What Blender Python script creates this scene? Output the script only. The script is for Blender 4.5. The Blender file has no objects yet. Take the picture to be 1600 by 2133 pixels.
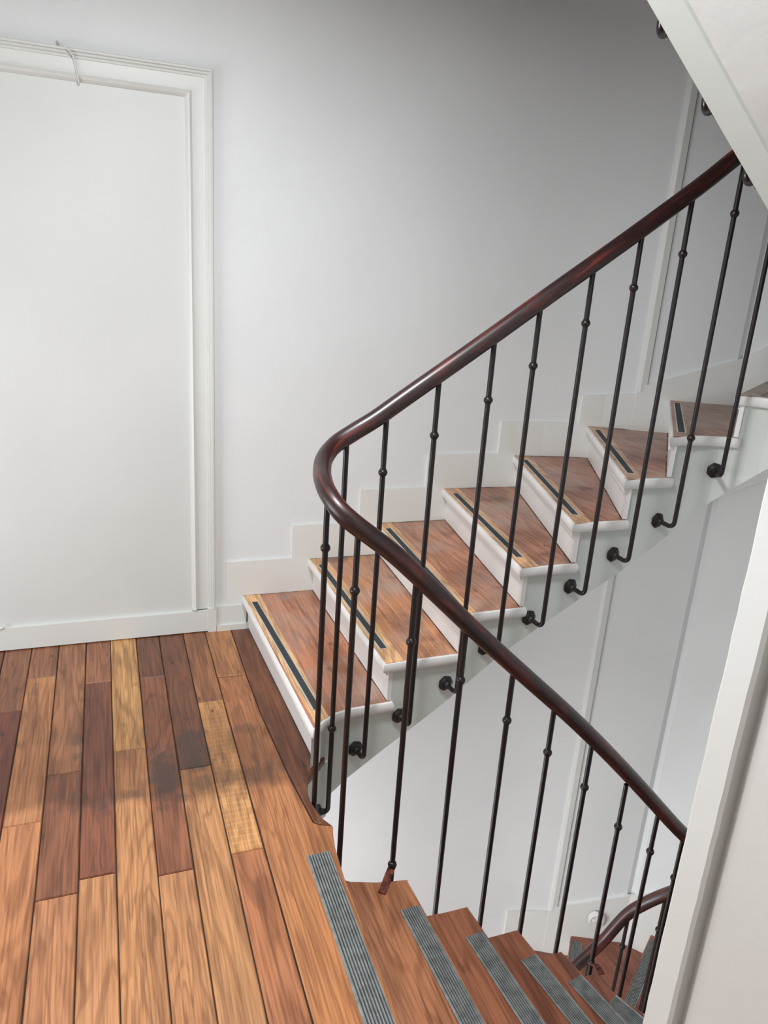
import bpy, bmesh, math, random
from mathutils import Vector, Matrix
random.seed(7)
scene = bpy.context.scene
COL = scene.collection

# ------------------------------------------------------------------ camera
H_CAM = 1.7328
F_PX, YAW, PITCH, ROLL = 1560.18, 0.3661, 0.3112, 0.0685
fwd = Vector((math.sin(YAW)*math.cos(PITCH), math.cos(YAW)*math.cos(PITCH), -math.sin(PITCH)))
rt0 = Vector((math.cos(YAW), -math.sin(YAW), 0)); up0 = rt0.cross(fwd)
rt = math.cos(ROLL)*rt0 + math.sin(ROLL)*up0
upv = -math.sin(ROLL)*rt0 + math.cos(ROLL)*up0
cam = bpy.data.objects.new('camera', bpy.data.cameras.new('camera')); COL.objects.link(cam)
M = Matrix.Identity(4)
for i in range(3):
    M[i][0] = rt[i]; M[i][1] = upv[i]; M[i][2] = -fwd[i]
M[0][3], M[1][3], M[2][3] = 0, 0, H_CAM
cam.matrix_world = M
cam.data.sensor_fit = 'HORIZONTAL'; cam.data.sensor_width = 36
cam.data.lens = F_PX*36/1600
cam.data.clip_start = .02
scene.camera = cam

# ------------------------------------------------------------------ world, lights, exposure
w = bpy.data.worlds.new('sky'); scene.world = w; w.use_nodes = True
w.node_tree.nodes['Background'].inputs[0].default_value = (.75, .85, 1, 1)
w.node_tree.nodes['Background'].inputs[1].default_value = 1.0
scene.view_settings.view_transform = 'Standard'; scene.view_settings.look = 'None'
scene.view_settings.gamma = 1; scene.view_settings.use_curve_mapping = False
scene.view_settings.exposure = 0.08

def area_light(name, loc, rot, sx, sy, power, colr):
    l = bpy.data.lights.new(name, 'AREA'); l.shape = 'RECTANGLE'; l.size = sx; l.size_y = sy
    l.energy = power; l.color = colr
    o = bpy.data.objects.new(name, l); COL.objects.link(o); o.location = loc; o.rotation_euler = rot
    return o
XL, YB = -1.7, -1.7            # left wall and rear wall of the landing
ADDED_WIN = (1.15, 2.8, .2, 1.45)  # unseen left-wall opening added for light: y0,y1,z0,z1
HB = 3.57; HA = 3.23           # storey below, storey above
area_light('daylight_window', (XL-.12, (ADDED_WIN[0]+ADDED_WIN[1])/2, (ADDED_WIN[2]+ADDED_WIN[3])/2), (0, -math.pi/2, 0), ADDED_WIN[3]-ADDED_WIN[2], ADDED_WIN[1]-ADDED_WIN[0], 44, (.955, .995, 1.03))  # daylight added from the unseen left side to fill the landing
area_light('daylight_window_lower', (XL-.12, (ADDED_WIN[0]+ADDED_WIN[1])/2, 1.6-HB), (0, -math.pi/2, 0), 1.7, ADDED_WIN[1]-ADDED_WIN[0], 104, (.95, 1, 1.02))  # added fill so the storey below has light of its own
LAMP = (.25, 1.52, 2.895)      # flush ceiling lamp of this landing; the one below is added
area_light('lamp_light', LAMP, (0, 0, 0), .36, .36, 56, (.965, .995, 1.02))
area_light('lamp_light_lower', (-.3, 1.5, -.34), (0, 0, 0), .36, .36, 50, (.965, .99, 1.03))  # unseen lamp added to brighten the wall of the storey below

# ------------------------------------------------------------------ helpers
def lin(c):
    return tuple((v/12.92 if v <= .04045 else ((v+.055)/1.055)**2.4) for v in [x/255 for x in c])+(1,)
def tag(o, label=None, cat=None, group=None, kind=None):
    if label: o['label'] = label
    if cat: o['category'] = cat
    if group: o['group'] = group
    if kind: o['kind'] = kind
    return o
def mk(name, V, F, mats, parent=None, mi=None, smooth=False, loc=None):
    me = bpy.data.meshes.new(name)
    if loc is not None:
        V = [(v[0]-loc[0], v[1]-loc[1], v[2]-loc[2]) for v in V]
    me.from_pydata([tuple(v) for v in V], [], F)
    if not isinstance(mats, (list, tuple)): mats = [mats]
    for m in mats: me.materials.append(m)
    if mi:
        for p, i in zip(me.polygons, mi): p.material_index = i
    bm = bmesh.new(); bm.from_mesh(me); bmesh.ops.recalc_face_normals(bm, faces=bm.faces[:]); bm.to_mesh(me); bm.free()
    if smooth:
        for p in me.polygons: p.use_smooth = True
        try: me.set_sharp_from_angle(angle=math.radians(40))
        except Exception: pass
    o = bpy.data.objects.new(name, me); COL.objects.link(o)
    if loc is not None: o.location = loc
    if parent:
        o.parent = parent
        if loc is not None: o.location = Vector(loc)-parent.location
        else: o.location = -parent.location
    return o
def empty(name, loc=(0, 0, 0)):
    o = bpy.data.objects.new(name, None); COL.objects.link(o); o.location = loc; o.empty_display_size = .1
    return o
class MB:
    def __init__(s): s.V = []; s.F = []; s.I = []
    def add(s, V, F, i=0):
        n = len(s.V); s.V += [tuple(v) for v in V]; s.F += [tuple(a+n for a in f) for f in F]; s.I += [i]*len(F)
    def box(s, x0, x1, y0, y1, z0, z1, i=0):
        V = [(x, y, z) for z in (z0, z1) for y in (y0, y1) for x in (x0, x1)]
        s.add(V, [(0, 1, 3, 2), (4, 6, 7, 5), (0, 4, 5, 1), (2, 3, 7, 6), (0, 2, 6, 4), (1, 5, 7, 3)], i)
    def prism(s, P, z0, z1, i=0, itop=None):
        n = len(P)
        s.add([(p[0], p[1], z0) for p in P]+[(p[0], p[1], z1) for p in P],
              [tuple(range(n))]+[(a, (a+1) % n, n+(a+1) % n, n+a) for a in range(n)], i)
        s.F.append(tuple(range(len(s.V)-n, len(s.V)))); s.I.append(i if itop is None else itop)
    def sweep(s, path, sect, up=Vector((0, 0, 1)), i=0, cap=True, closed_sect=True):
        # sect: list of (a,b): a along side, b along local up ; path: list of Vector
        n = len(sect); m = len(path); base = len(s.V); P = [Vector(p) for p in path]
        side0 = None
        for j, p in enumerate(P):
            t = (P[min(j+1, m-1)]-P[max(j-1, 0)]).normalized()
            if up is not None and abs(t.dot(up)) < .98: sd = t.cross(up).normalized()
            else:
                sd = side0 if side0 is not None else t.orthogonal().normalized()
            if up is None and side0 is not None: sd = side0
            sd = (sd-t*sd.dot(t)).normalized(); side0 = sd
            uu = sd.cross(t)
            for a, b in sect: s.V.append(tuple(p+sd*a+uu*b))
        for j in range(m-1):
            for a in range(n if closed_sect else n-1):
                b = (a+1) % n
                s.F.append((base+j*n+a, base+j*n+b, base+(j+1)*n+b, base+(j+1)*n+a)); s.I.append(i)
        if cap and closed_sect:
            s.F.append(tuple(base+a for a in range(n))); s.I.append(i)
            s.F.append(tuple(base+(m-1)*n+a for a in range(n))); s.I.append(i)
    def tube(s, path, r, n=10, i=0):
        s.sweep(path, [(r*math.cos(2*math.pi*a/n), r*math.sin(2*math.pi*a/n)) for a in range(n)], up=None, i=i)
    def lathe(s, prof, n=14, i=0, axis='z'):
        base = len(s.V)
        for r, z in prof:
            for a in range(n):
                c, q = r*math.cos(2*math.pi*a/n), r*math.sin(2*math.pi*a/n)
                s.V.append((c, q, z) if axis == 'z' else (c, -z, q))
        for j in range(len(prof)-1):
            for a in range(n):
                b = (a+1) % n
                s.F.append((base+j*n+a, base+j*n+b, base+(j+1)*n+b, base+(j+1)*n+a)); s.I.append(i)
        s.F.append(tuple(base+a for a in range(n))); s.I.append(i)
        s.F.append(tuple(base+(len(prof)-1)*n+a for a in range(n))); s.I.append(i)
    def build(s, name, mats, parent=None, smooth=False, loc=None):
        return mk(name, s.V, s.F, mats, parent, s.I, smooth, loc)

# ------------------------------------------------------------------ materials
def nodes(m):
    m.use_nodes = True; nt = m.node_tree; nt.nodes.clear()
    out = nt.nodes.new('ShaderNodeOutputMaterial'); b = nt.nodes.new('ShaderNodeBsdfPrincipled')
    nt.links.new(b.outputs[0], out.inputs[0]); return nt, b
def N(nt, t, **k):
    n = nt.nodes.new(t)
    for a, v in k.items():
        if a in n.inputs.keys() if hasattr(n.inputs, 'keys') else False: n.inputs[a].default_value = v
        else: setattr(n, a, v)
    return n
def ramp(nt, src, stops):
    r = nt.nodes.new('ShaderNodeValToRGB'); nt.links.new(src, r.inputs[0])
    e = r.color_ramp.elements
    while len(e) < len(stops): e.new(.5)
    for q, (p, c) in zip(e, stops): q.position = p; q.color = c if len(c) == 4 else tuple(c)+(1,)
    return r
def mixc(nt, a, b, fac, mode='MIX'):
    m = nt.nodes.new('ShaderNodeMix'); m.data_type = 'RGBA'; m.blend_type = mode
    for s, v in ((m.inputs[0], fac), (m.inputs[6], a), (m.inputs[7], b)):
        if hasattr(v, 'is_linked') or hasattr(v, 'links'): nt.links.new(v, s)
        else: s.default_value = v
    return m.outputs[2]
def mth(nt, op, a, b=None, c=None):
    m = nt.nodes.new('ShaderNodeMath'); m.operation = op
    for k, v in enumerate((a, b, c)):
        if v is None: continue
        if hasattr(v, 'links'): nt.links.new(v, m.inputs[k])
        else: m.inputs[k].default_value = v
    return m.outputs[0]
def paint(name, c, rough=.5, bump=.12, scale=60, dirt=.02, bscale=None):
    m = bpy.data.materials.new(name); nt, b = nodes(m)
    geo = nt.nodes.new('ShaderNodeNewGeometry')
    n1 = N(nt, 'ShaderNodeTexNoise'); n1.inputs['Scale'].default_value = 2.3; n1.inputs['Detail'].default_value = 5
    nt.links.new(geo.outputs['Position'], n1.inputs['Vector'])
    c1 = lin(c); c0 = tuple(v*(1-dirt*2) for v in c1[:3])+(1,)
    r = ramp(nt, n1.outputs[0], [(.3, c0), (.65, c1)])
    nt.links.new(r.outputs[0], b.inputs['Base Color']); b.inputs['Roughness'].default_value = rough
    n2 = N(nt, 'ShaderNodeTexNoise'); n2.inputs['Scale'].default_value = scale; n2.inputs['Detail'].default_value = 4
    nt.links.new(geo.outputs['Position'], n2.inputs['Vector'])
    n3 = N(nt, 'ShaderNodeTexNoise'); n3.inputs['Scale'].default_value = 7; n3.inputs['Detail'].default_value = 2
    nt.links.new(geo.outputs['Position'], n3.inputs['Vector'])
    hh = mth(nt, 'MULTIPLY_ADD', n3.outputs[0], 3.0, n2.outputs[0])
    bp = nt.nodes.new('ShaderNodeBump'); bp.inputs['Strength'].default_value = bump; bp.inputs['Distance'].default_value = .004
    nt.links.new(hh, bp.inputs['Height']); nt.links.new(bp.outputs[0], b.inputs['Normal'])
    return m
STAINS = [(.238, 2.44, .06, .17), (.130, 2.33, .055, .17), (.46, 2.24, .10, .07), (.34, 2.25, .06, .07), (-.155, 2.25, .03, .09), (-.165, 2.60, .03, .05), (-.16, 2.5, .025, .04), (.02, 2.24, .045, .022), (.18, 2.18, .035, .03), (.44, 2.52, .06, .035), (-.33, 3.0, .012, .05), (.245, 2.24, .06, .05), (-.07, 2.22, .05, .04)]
def wood(name, rough=.38, along='y', stains=False, grainscale=1.0, coat=.25, knots=True, fleck=False, dust=False):
    """wood whose body colour is the object's own colour; grain runs along local y or x"""
    m = bpy.data.materials.new(name); nt, b = nodes(m); L = nt.links.new
    oi = nt.nodes.new('ShaderNodeObjectInfo'); tc = nt.nodes.new('ShaderNodeTexCoord')
    off = nt.nodes.new('ShaderNodeVectorMath'); off.operation = 'MULTIPLY_ADD'
    comb = nt.nodes.new('ShaderNodeCombineXYZ')
    for k in range(3): L(oi.outputs['Random'], comb.inputs[k])
    L(comb.outputs[0], off.inputs[0]); off.inputs[1].default_value = (37, 53, 29); L(tc.outputs['Object'], off.inputs[2])
    def mapped(sx, sy):
        mp = nt.nodes.new('ShaderNodeMapping'); L(off.outputs[0], mp.inputs[0])
        mp.inputs['Scale'].default_value = (sx, sy, sx) if along == 'y' else (sy, sx, sx)
        return mp.outputs[0]
    g = grainscale
    nA = N(nt, 'ShaderNodeTexNoise'); L(mapped(9*g, 1.1*g), nA.inputs['Vector']); nA.inputs['Scale'].default_value = 1.0
    nA.inputs['Detail'].default_value = 3; nA.inputs['Distortion'].default_value = .5
    rings = mth(nt, 'SINE', mth(nt, 'MULTIPLY', nA.outputs[0], 55))
    rings = mth(nt, 'MULTIPLY_ADD', rings, .5, .5)
    nB = N(nt, 'ShaderNodeTexNoise'); L(mapped(170*g, 5*g), nB.inputs['Vector']); nB.inputs['Scale'].default_value = 1.0; nB.inputs['Detail'].default_value = 4
    nC = N(nt, 'ShaderNodeTexNoise'); L(mapped(14*g, 2.2*g), nC.inputs['Vector']); nC.inputs['Scale'].default_value = 1.0; nC.inputs['Detail'].default_value = 5
    fib = ramp(nt, nB.outputs[0], [(.34, (.50, .46, .43)), (.60, (1.08, 1.08, 1.08))]).outputs[0]
    rng = ramp(nt, rings, [(.0, (.66, .60, .55)), (.5, (1.04, 1.04, 1.04))]).outputs[0]
    blo = ramp(nt, nC.outputs[0], [(.25, (.56, .50, .48)), (.5, (1, 1, 1)), (.8, (1.18, 1.16, 1.12))]).outputs[0]
    c = mixc(nt, oi.outputs['Color'], rng, .75, 'MULTIPLY')
    c = mixc(nt, c, fib, .75, 'MULTIPLY'); c = mixc(nt, c, blo, .9, 'MULTIPLY')
    if fleck:
        wv = nt.nodes.new('ShaderNodeTexWave'); wv.bands_direction = 'Y'; L(mapped(5, 15), wv.inputs['Vector']); wv.inputs['Scale'].default_value = .8
        wv.inputs['Distortion'].default_value = 4; wv.inputs['Detail'].default_value = 1; wv.inputs['Detail Scale'].default_value = 1.2
        c = mixc(nt, c, lin((240, 205, 150)), mth(nt, 'MULTIPLY', ramp(nt, wv.outputs['Color'], [(.80, (0, 0, 0)), (.97, (1, 1, 1))]).outputs[0], .14))
    geo = nt.nodes.new('ShaderNodeNewGeometry')
    if knots:
        vo = nt.nodes.new('ShaderNodeTexVoronoi'); L(mapped(9, 4), vo.inputs['Vector']); vo.inputs['Scale'].default_value = 1; vo.inputs['Randomness'].default_value = 1
        kn = ramp(nt, vo.outputs['Distance'], [(.035, (.22, .16, .13)), (.085, (1, 1, 1))]).outputs[0]
        c = mixc(nt, c, kn, .8, 'MULTIPLY')
    nD = N(nt, 'ShaderNodeTexNoise'); L(geo.outputs['Position'], nD.inputs['Vector']); nD.inputs['Scale'].default_value = 9; nD.inputs['Detail'].default_value = 6
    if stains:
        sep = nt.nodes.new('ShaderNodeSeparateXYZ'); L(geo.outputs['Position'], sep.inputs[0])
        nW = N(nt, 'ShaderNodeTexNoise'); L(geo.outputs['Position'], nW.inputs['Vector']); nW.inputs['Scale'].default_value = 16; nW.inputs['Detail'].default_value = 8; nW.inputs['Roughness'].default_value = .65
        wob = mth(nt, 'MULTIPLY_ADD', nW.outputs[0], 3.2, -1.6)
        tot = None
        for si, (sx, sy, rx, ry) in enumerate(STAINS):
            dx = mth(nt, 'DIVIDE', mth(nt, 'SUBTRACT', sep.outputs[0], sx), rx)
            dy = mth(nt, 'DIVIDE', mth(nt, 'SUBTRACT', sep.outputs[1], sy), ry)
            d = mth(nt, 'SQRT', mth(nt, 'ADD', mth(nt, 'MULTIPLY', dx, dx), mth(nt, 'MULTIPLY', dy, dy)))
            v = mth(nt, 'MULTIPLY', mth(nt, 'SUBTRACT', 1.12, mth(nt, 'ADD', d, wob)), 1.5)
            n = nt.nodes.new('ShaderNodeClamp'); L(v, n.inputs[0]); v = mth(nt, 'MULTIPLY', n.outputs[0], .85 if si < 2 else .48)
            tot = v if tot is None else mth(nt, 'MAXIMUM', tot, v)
        # darker band across the boards, sharp front edge, fading toward the back wall
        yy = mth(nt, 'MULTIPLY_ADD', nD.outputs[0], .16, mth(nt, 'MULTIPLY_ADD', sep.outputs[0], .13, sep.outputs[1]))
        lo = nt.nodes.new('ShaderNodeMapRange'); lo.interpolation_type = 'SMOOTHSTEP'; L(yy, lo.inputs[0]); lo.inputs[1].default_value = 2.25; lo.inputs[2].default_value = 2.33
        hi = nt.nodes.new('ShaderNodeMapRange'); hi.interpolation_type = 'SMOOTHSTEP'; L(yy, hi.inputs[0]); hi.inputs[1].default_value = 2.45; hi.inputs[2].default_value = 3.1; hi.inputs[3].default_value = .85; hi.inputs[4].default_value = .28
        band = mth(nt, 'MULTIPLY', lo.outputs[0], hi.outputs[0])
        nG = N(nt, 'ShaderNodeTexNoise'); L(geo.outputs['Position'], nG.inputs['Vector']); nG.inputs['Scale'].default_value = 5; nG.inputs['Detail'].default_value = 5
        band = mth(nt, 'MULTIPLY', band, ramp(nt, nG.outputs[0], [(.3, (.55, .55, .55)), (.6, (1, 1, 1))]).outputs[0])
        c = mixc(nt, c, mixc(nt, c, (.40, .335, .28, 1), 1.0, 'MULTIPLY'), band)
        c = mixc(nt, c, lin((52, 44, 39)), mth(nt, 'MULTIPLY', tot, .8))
    if dust:
        nE = N(nt, 'ShaderNodeTexNoise'); L(off.outputs[0], nE.inputs['Vector']); nE.inputs['Scale'].default_value = 3.2; nE.inputs['Detail'].default_value = 4
        c = mixc(nt, c, lin((176, 152, 140)), ramp(nt, nE.outputs[0], [(.46, (0, 0, 0)), (.68, (.75, .75, .75))]).outputs[0])
        nF = N(nt, 'ShaderNodeTexNoise'); L(off.outputs[0], nF.inputs['Vector']); nF.inputs['Scale'].default_value = 5.5; nF.inputs['Detail'].default_value = 5
        c = mixc(nt, c, lin((84, 52, 42)), ramp(nt, nF.outputs[0], [(.57, (0, 0, 0)), (.72, (.7, .7, .7))]).outputs[0])
    L(c, b.inputs['Base Color'])
    rr = ramp(nt, nD.outputs[0], [(.3, (rough-.08,)*3), (.7, (rough+.12,)*3)])
    L(rr.outputs[0], b.inputs['Roughness'])
    b.inputs['Coat Weight'].default_value = coat; b.inputs['Coat Roughness'].default_value = .3
    bp = nt.nodes.new('ShaderNodeBump'); bp.inputs['Strength'].default_value = .25; bp.inputs['Distance'].default_value = .0015
    L(nB.outputs[0], bp.inputs['Height']); L(bp.outputs[0], b.inputs['Normal'])
    return m
def simple(name, c, rough=.4, metal=0, noise=0, nscale=40, bump=0, spec=.5):
    m = bpy.data.materials.new(name); nt, b = nodes(m)
    b.inputs['Roughness'].default_value = rough; b.inputs['Metallic'].default_value = metal
    b.inputs['Specular IOR Level'].default_value = spec
    c1 = lin(c); geo = nt.nodes.new('ShaderNodeNewGeometry')
    n1 = N(nt, 'ShaderNodeTexNoise'); n1.inputs['Scale'].default_value = nscale; n1.inputs['Detail'].default_value = 5
    nt.links.new(geo.outputs['Position'], n1.inputs['Vector'])
    c0 = tuple(v*(1-noise) for v in c1[:3])+(1,)
    nt.links.new(ramp(nt, n1.outputs[0], [(.35, c0), (.65, c1)]).outputs[0], b.inputs['Base Color'])
    if bump:
        bp = nt.nodes.new('ShaderNodeBump'); bp.inputs['Strength'].default_value = bump; bp.inputs['Distance'].default_value = .002
        nt.links.new(n1.outputs[0], bp.inputs['Height']); nt.links.new(bp.outputs[0], b.inputs['Normal'])
    return m
M_WALL = paint('wall_paint', (227, 229, 229), .55, .10)
M_TRIM = paint('trim_paint', (220, 221, 217), .42, .08, 40)
M_DOOR = paint('door_paint', (213, 214, 211), .45, .10, 40)
M_SKIRT = paint('skirting_paint', (226, 226, 222), .42, .08, 40)
M_STAIRW = paint('stair_paint', (232, 230, 227), .4, .10, 45)
M_STRING = paint('string_paint', (211, 215, 209), .42, .10, 45)
M_WALLW = paint('landing_wall_paint', (213, 212, 207), .5, .10)
M_PLASTER = paint('soffit_plaster', (216, 215, 212), .7, .2, 30)
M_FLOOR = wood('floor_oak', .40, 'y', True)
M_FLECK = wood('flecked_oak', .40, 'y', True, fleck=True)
M_TREAD = wood('tread_wood', .42, 'y', False, .8)
M_TREADD = wood('dusty_tread_wood', .46, 'y', False, .8, dust=True)
M_NOSE = wood('nosing_wood', .45, 'y', False, 1.2, knots=False)
M_IRON = simple('black_iron_paint', (27, 17, 18), .34, 0, .35, 60)
M_ROS = simple('cast_iron_paint', (26, 19, 20), .5, 0, .5, 90, .5)
M_RUST = simple('rusty_strap', (136, 66, 48), .7, .1, .92, 45, .4)
M_ALU = simple('aluminium_edge', (206, 207, 203), .4, .2, .12)
M_GRIT = simple('black_grit', (64, 66, 66), .8, 0, .35, 300, .5)
M_RIB = simple('ribbed_grey_metal', (150, 154, 153), .42, .25, .35, 35, .2)
M_GAP = simple('dark_joint', (62, 52, 46), .9, 0, .4, 12)
M_GROOVE = simple('strip_groove', (70, 72, 71), .6, .2, .4, 35)
def rail_mat():
    m = bpy.data.materials.new('varnished_mahogany'); nt, b = nodes(m); L = nt.links.new
    tc = nt.nodes.new('ShaderNodeTexCoord')
    mp = nt.nodes.new('ShaderNodeMapping'); L(tc.outputs['UV'], mp.inputs[0]); mp.inputs['Scale'].default_value = (5, 40, 1)
    n1 = N(nt, 'ShaderNodeTexNoise'); L(mp.outputs[0], n1.inputs['Vector']); n1.inputs['Scale'].default_value = 1; n1.inputs['Detail'].default_value = 5; n1.inputs['Distortion'].default_value = .8
    r = ramp(nt, n1.outputs[0], [(.3, lin((20, 7, 8))), (.52, lin((42, 13, 13))), (.78, lin((112, 38, 24)))])
    L(r.outputs[0], b.inputs['Base Color']); b.inputs['Roughness'].default_value = .42
    b.inputs['Coat Weight'].default_value = .4; b.inputs['Coat Roughness'].default_value = .26
    return m
M_RAIL = rail_mat()
def pane_mat():
    m = bpy.data.materials.new('window_pane'); m.use_nodes = True; nt = m.node_tree; nt.nodes.clear()
    out = nt.nodes.new('ShaderNodeOutputMaterial'); t = nt.nodes.new('ShaderNodeBsdfTransparent'); g = nt.nodes.new('ShaderNodeBsdfGlossy'); g.inputs['Roughness'].default_value = .02
    x = nt.nodes.new('ShaderNodeMixShader'); x.inputs[0].default_value = .06
    nt.links.new(t.outputs[0], x.inputs[1]); nt.links.new(g.outputs[0], x.inputs[2]); nt.links.new(x.outputs[0], out.inputs[0])
    return m
M_PANE = pane_mat()

# ------------------------------------------------------------------ plan of the stairwell
h = .17; D = 3.39
class Path:
    def __init__(s, pts):
        s.p = [Vector((a, b)) for a, b in pts]; s.c = [0]
        for a, b in zip(s.p, s.p[1:]): s.c.append(s.c[-1]+(b-a).length)
        s.len = s.c[-1]
    def _seg(s, t):
        t = max(0, min(s.len-1e-9, t))
        for i in range(len(s.c)-1):
            if t < s.c[i+1]: return i, (t-s.c[i])/(s.c[i+1]-s.c[i])
        return len(s.c)-2, 1
    def at(s, t):
        i, f = s._seg(t); return s.p[i].lerp(s.p[i+1], f)
    def tan(s, t, e=.02):
        return (s.at(min(s.len, t+e))-s.at(max(0, t-e))).normalized()
    def left(s, t, d):
        q = s.tan(t); return s.at(t)+Vector((-q.y, q.x))*d
    def near(s, x, y):
        best = None; P = Vector((x, y))
        for i, (a, b) in enumerate(zip(s.p, s.p[1:])):
            u = b-a; f = max(0, min(1, (P-a).dot(u)/u.length_squared)); q = a+u*f; d = (q-P).length
            if best is None or d < best[0]-1e-9: best = (d, s.c[i]+u.length*f)
        return best[1]
    def between(s, a, b, step=.04):
        T = [a]+[c for c in s.c if a+1e-4 < c < b-1e-4]+[b]; out = []
        for u, v in zip(T, T[1:]):
            n = max(1, int((v-u)/step+.5))
            out += [u+(v-u)*k/n for k in range(n)]
        return out+[b]
CX, CY, RW = 2.2, 2.05, .26
arc = [(CX+RW*math.cos(a), CY+RW*math.sin(a)) for a in [math.pi/2-math.pi*k/16 for k in range(1, 16)]]
WELL_L = [(.627, 1.91), (.606, 1.955), (.594, 2.006), (.588, 2.05), (.589, 2.085), (.595, 2.12), (.608, 2.16), (.645, 2.205)]
W = Path(WELL_L+[(.69, 2.245), (.745, 2.28), (.81, 2.295), (.95, 2.30), (1.6, 2.31), (CX, CY+RW)]+arc+[(CX, CY-RW), (1.0, 1.79), (.86, 1.80), (.76, 1.817), (.68, 1.843), (.652, 1.862), (.627, 1.91)])
VP = [(-1.7, D), (1.7, D), (1.85, 3.388), (2.0, 3.38), (2.15, 3.362), (2.3, 3.333), (2.45, 3.282), (2.6, 3.21), (3.035, 3.0), (3.40, 2.55), (3.47, 2.05), (3.38, 1.5), (3.05, 1.05), (2.6, .83), (2.2, .76), (1.6, .75), (.85, .75)]
VW = Path(VP+[(.2, .75)])
sC1, sC2 = VW.near(2.6, 3.21), VW.near(3.035, 3.0)

def flight_params(n, z0, wk, vk, zb_pts):
    """n risers; wk/vk: nosing number -> plan point on the well side / on the wall"""
    def fill(path, d):
        ks = sorted(d); S = {k: path.near(*d[k]) for k in ks}
        for a, b in zip(ks, ks[1:]):
            for k in range(a+1, b): S[k] = S[a]+(S[b]-S[a])*(k-a)/(b-a)
        return S
    sw, sv = fill(W, wk), fill(VW, vk)
    zc = sorted((W.near(*q), z) for q, z in zb_pts)
    def zb(s):
        if s <= zc[0][0]: return zc[0][1]
        for (a, za), (b, zz) in zip(zc, zc[1:]):
            if s <= b: return za+(zz-za)*(s-a)/(b-a)
        return zc[-1][1]
    return dict(n=n, z0=z0, sw=sw, sv=sv, zb=zb)
up_w = {1: (.645, 2.205), 2: (.923, 2.30), 3: (1.205, 2.305), 4: (1.46, 2.31), 5: (1.67, 2.31), 6: (1.88, 2.31), 7: (2.06, 2.31), 8: (2.312, 2.285)}
up_v = {1: (.578, D), 2: (.906, D), 3: (1.25, D), 4: (1.61, D), 5: (2.0, 3.38), 6: (2.38, 3.31), 7: (2.742, 3.145), 8: (3.14, 2.87)}
ret_w = {0: (.627, 1.91), -1: (.862, 1.80), -2: (1.097, 1.79), -3: (1.318, 1.79), -4: (1.530, 1.79), -5: (1.700, 1.79)}
ret_v = {0: (.593, .75), -1: (.915, .75), -2: (1.19, .75), -3: (1.48, .75), -4: (1.75, .752), -5: (2.10, .758)}
upb = [((.746, 2.28), -.195), ((.913, 2.3), -.075), ((1.183, 2.3), .11), ((1.435, 2.3), .31), ((1.74, 2.31), .50), ((1.949, 2.31), .625), ((2.2, 2.31), .80)]
def params(n, z0):
    z1 = z0+n*h
    wk = dict(up_w); vk = dict(up_v)
    for j in range(0, -6, -1): wk[n+j] = ret_w[j]; vk[n+j] = ret_v[j]
    zb = [(q, z0+z) for q, z in upb]+[((2.46, 2.05), (z0+.8+z1-1.61)/2)]+[((2.2, 1.79), z1-1.61), ((1.796, 1.79), z1-1.285), ((1.575, 1.79), z1-1.10), ((1.261, 1.79), z1-.833), ((.95, 1.792), z1-.56), ((.70, 1.835), z1-.33)]
    p = flight_params(n, z0, wk, vk, zb)
    p['sw'][n] = W.len; return p
FA = params(19, 0.0); FB = params(21, -HB)

def offset_poly(P, d):
    n = len(P); out = []
    area = sum(P[i].x*P[(i+1) % n].y-P[(i+1) % n].x*P[i].y for i in range(n))
    sg = 1 if area > 0 else -1
    for i in range(n):
        a, b, c = P[i-1], P[i], P[(i+1) % n]
        e1 = (b-a).normalized() if (b-a).length > 1e-7 else (c-b).normalized(); e2 = (c-b).normalized() if (c-b).length > 1e-7 else e1
        n1 = Vector((-e1.y, e1.x))*sg; n2 = Vector((-e2.y, e2.x))*sg
        m = n1+n2; m = m.normalized() if m.length > 1e-6 else n1
        k = max(.45, m.dot(n1)); out.append(b+m*(d/k))
    return out

def rounded_slab(mb, P, zt, th, r=.012):
    """slab with rounded edges, wood on top (slot 0), painted edge (slot 1)"""
    lev = [(r, zt), (r*.35, zt-r*.25), (0, zt-r), (0, zt-th+r), (r*.35, zt-th+r*.25), (r, zt-th)]
    n = len(P); base = len(mb.V)
    for d, z in lev:
        for q in offset_poly(P, d): mb.V.append((q.x, q.y, z))
    for l in range(len(lev)-1):
        for a in range(n):
            b = (a+1) % n
            mb.F.append((base+l*n+a, base+l*n+b, base+(l+1)*n+b, base+(l+1)*n+a)); mb.I.append(1)
    mb.F.append(tuple(base+a for a in range(n))); mb.I.append(0)
    mb.F.append(tuple(base+(len(lev)-1)*n+a for a in range(n))); mb.I.append(1)

def grip_ribbed(name, A, B, nrm, width, z, parent):
    """ribbed metal strip from A to B (plan), extending by width along nrm"""
    prof = [(0, 0), (0, .004)]; nr = 8
    for k in range(nr):
        x0 = .003+(width-.006)*k/nr; wq = (width-.006)/nr
        prof += [(x0+.0005, .0012), (x0+wq*.38, .0012), (x0+wq*.45, .0048), (x0+wq*.92, .0048)]
    prof += [(width, .004), (width, 0)]
    V = []; n = len(prof)
    for p in (A, B):
        for a, b in prof: V.append((p.x+nrm.x*a, p.y+nrm.y*a, z+b))
    F = [(a, (a+1) % n, n+(a+1) % n, n+a) for a in range(n)]+[tuple(range(n)), tuple(range(n, 2*n))]
    mi = [1 if (prof[a][1] < .003 and prof[(a+1) % n][1] < .003) else 0 for a in range(n)]+[0, 0]
    return mk(name, V, F, [M_RIB, M_GROOVE], parent, mi)

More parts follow.
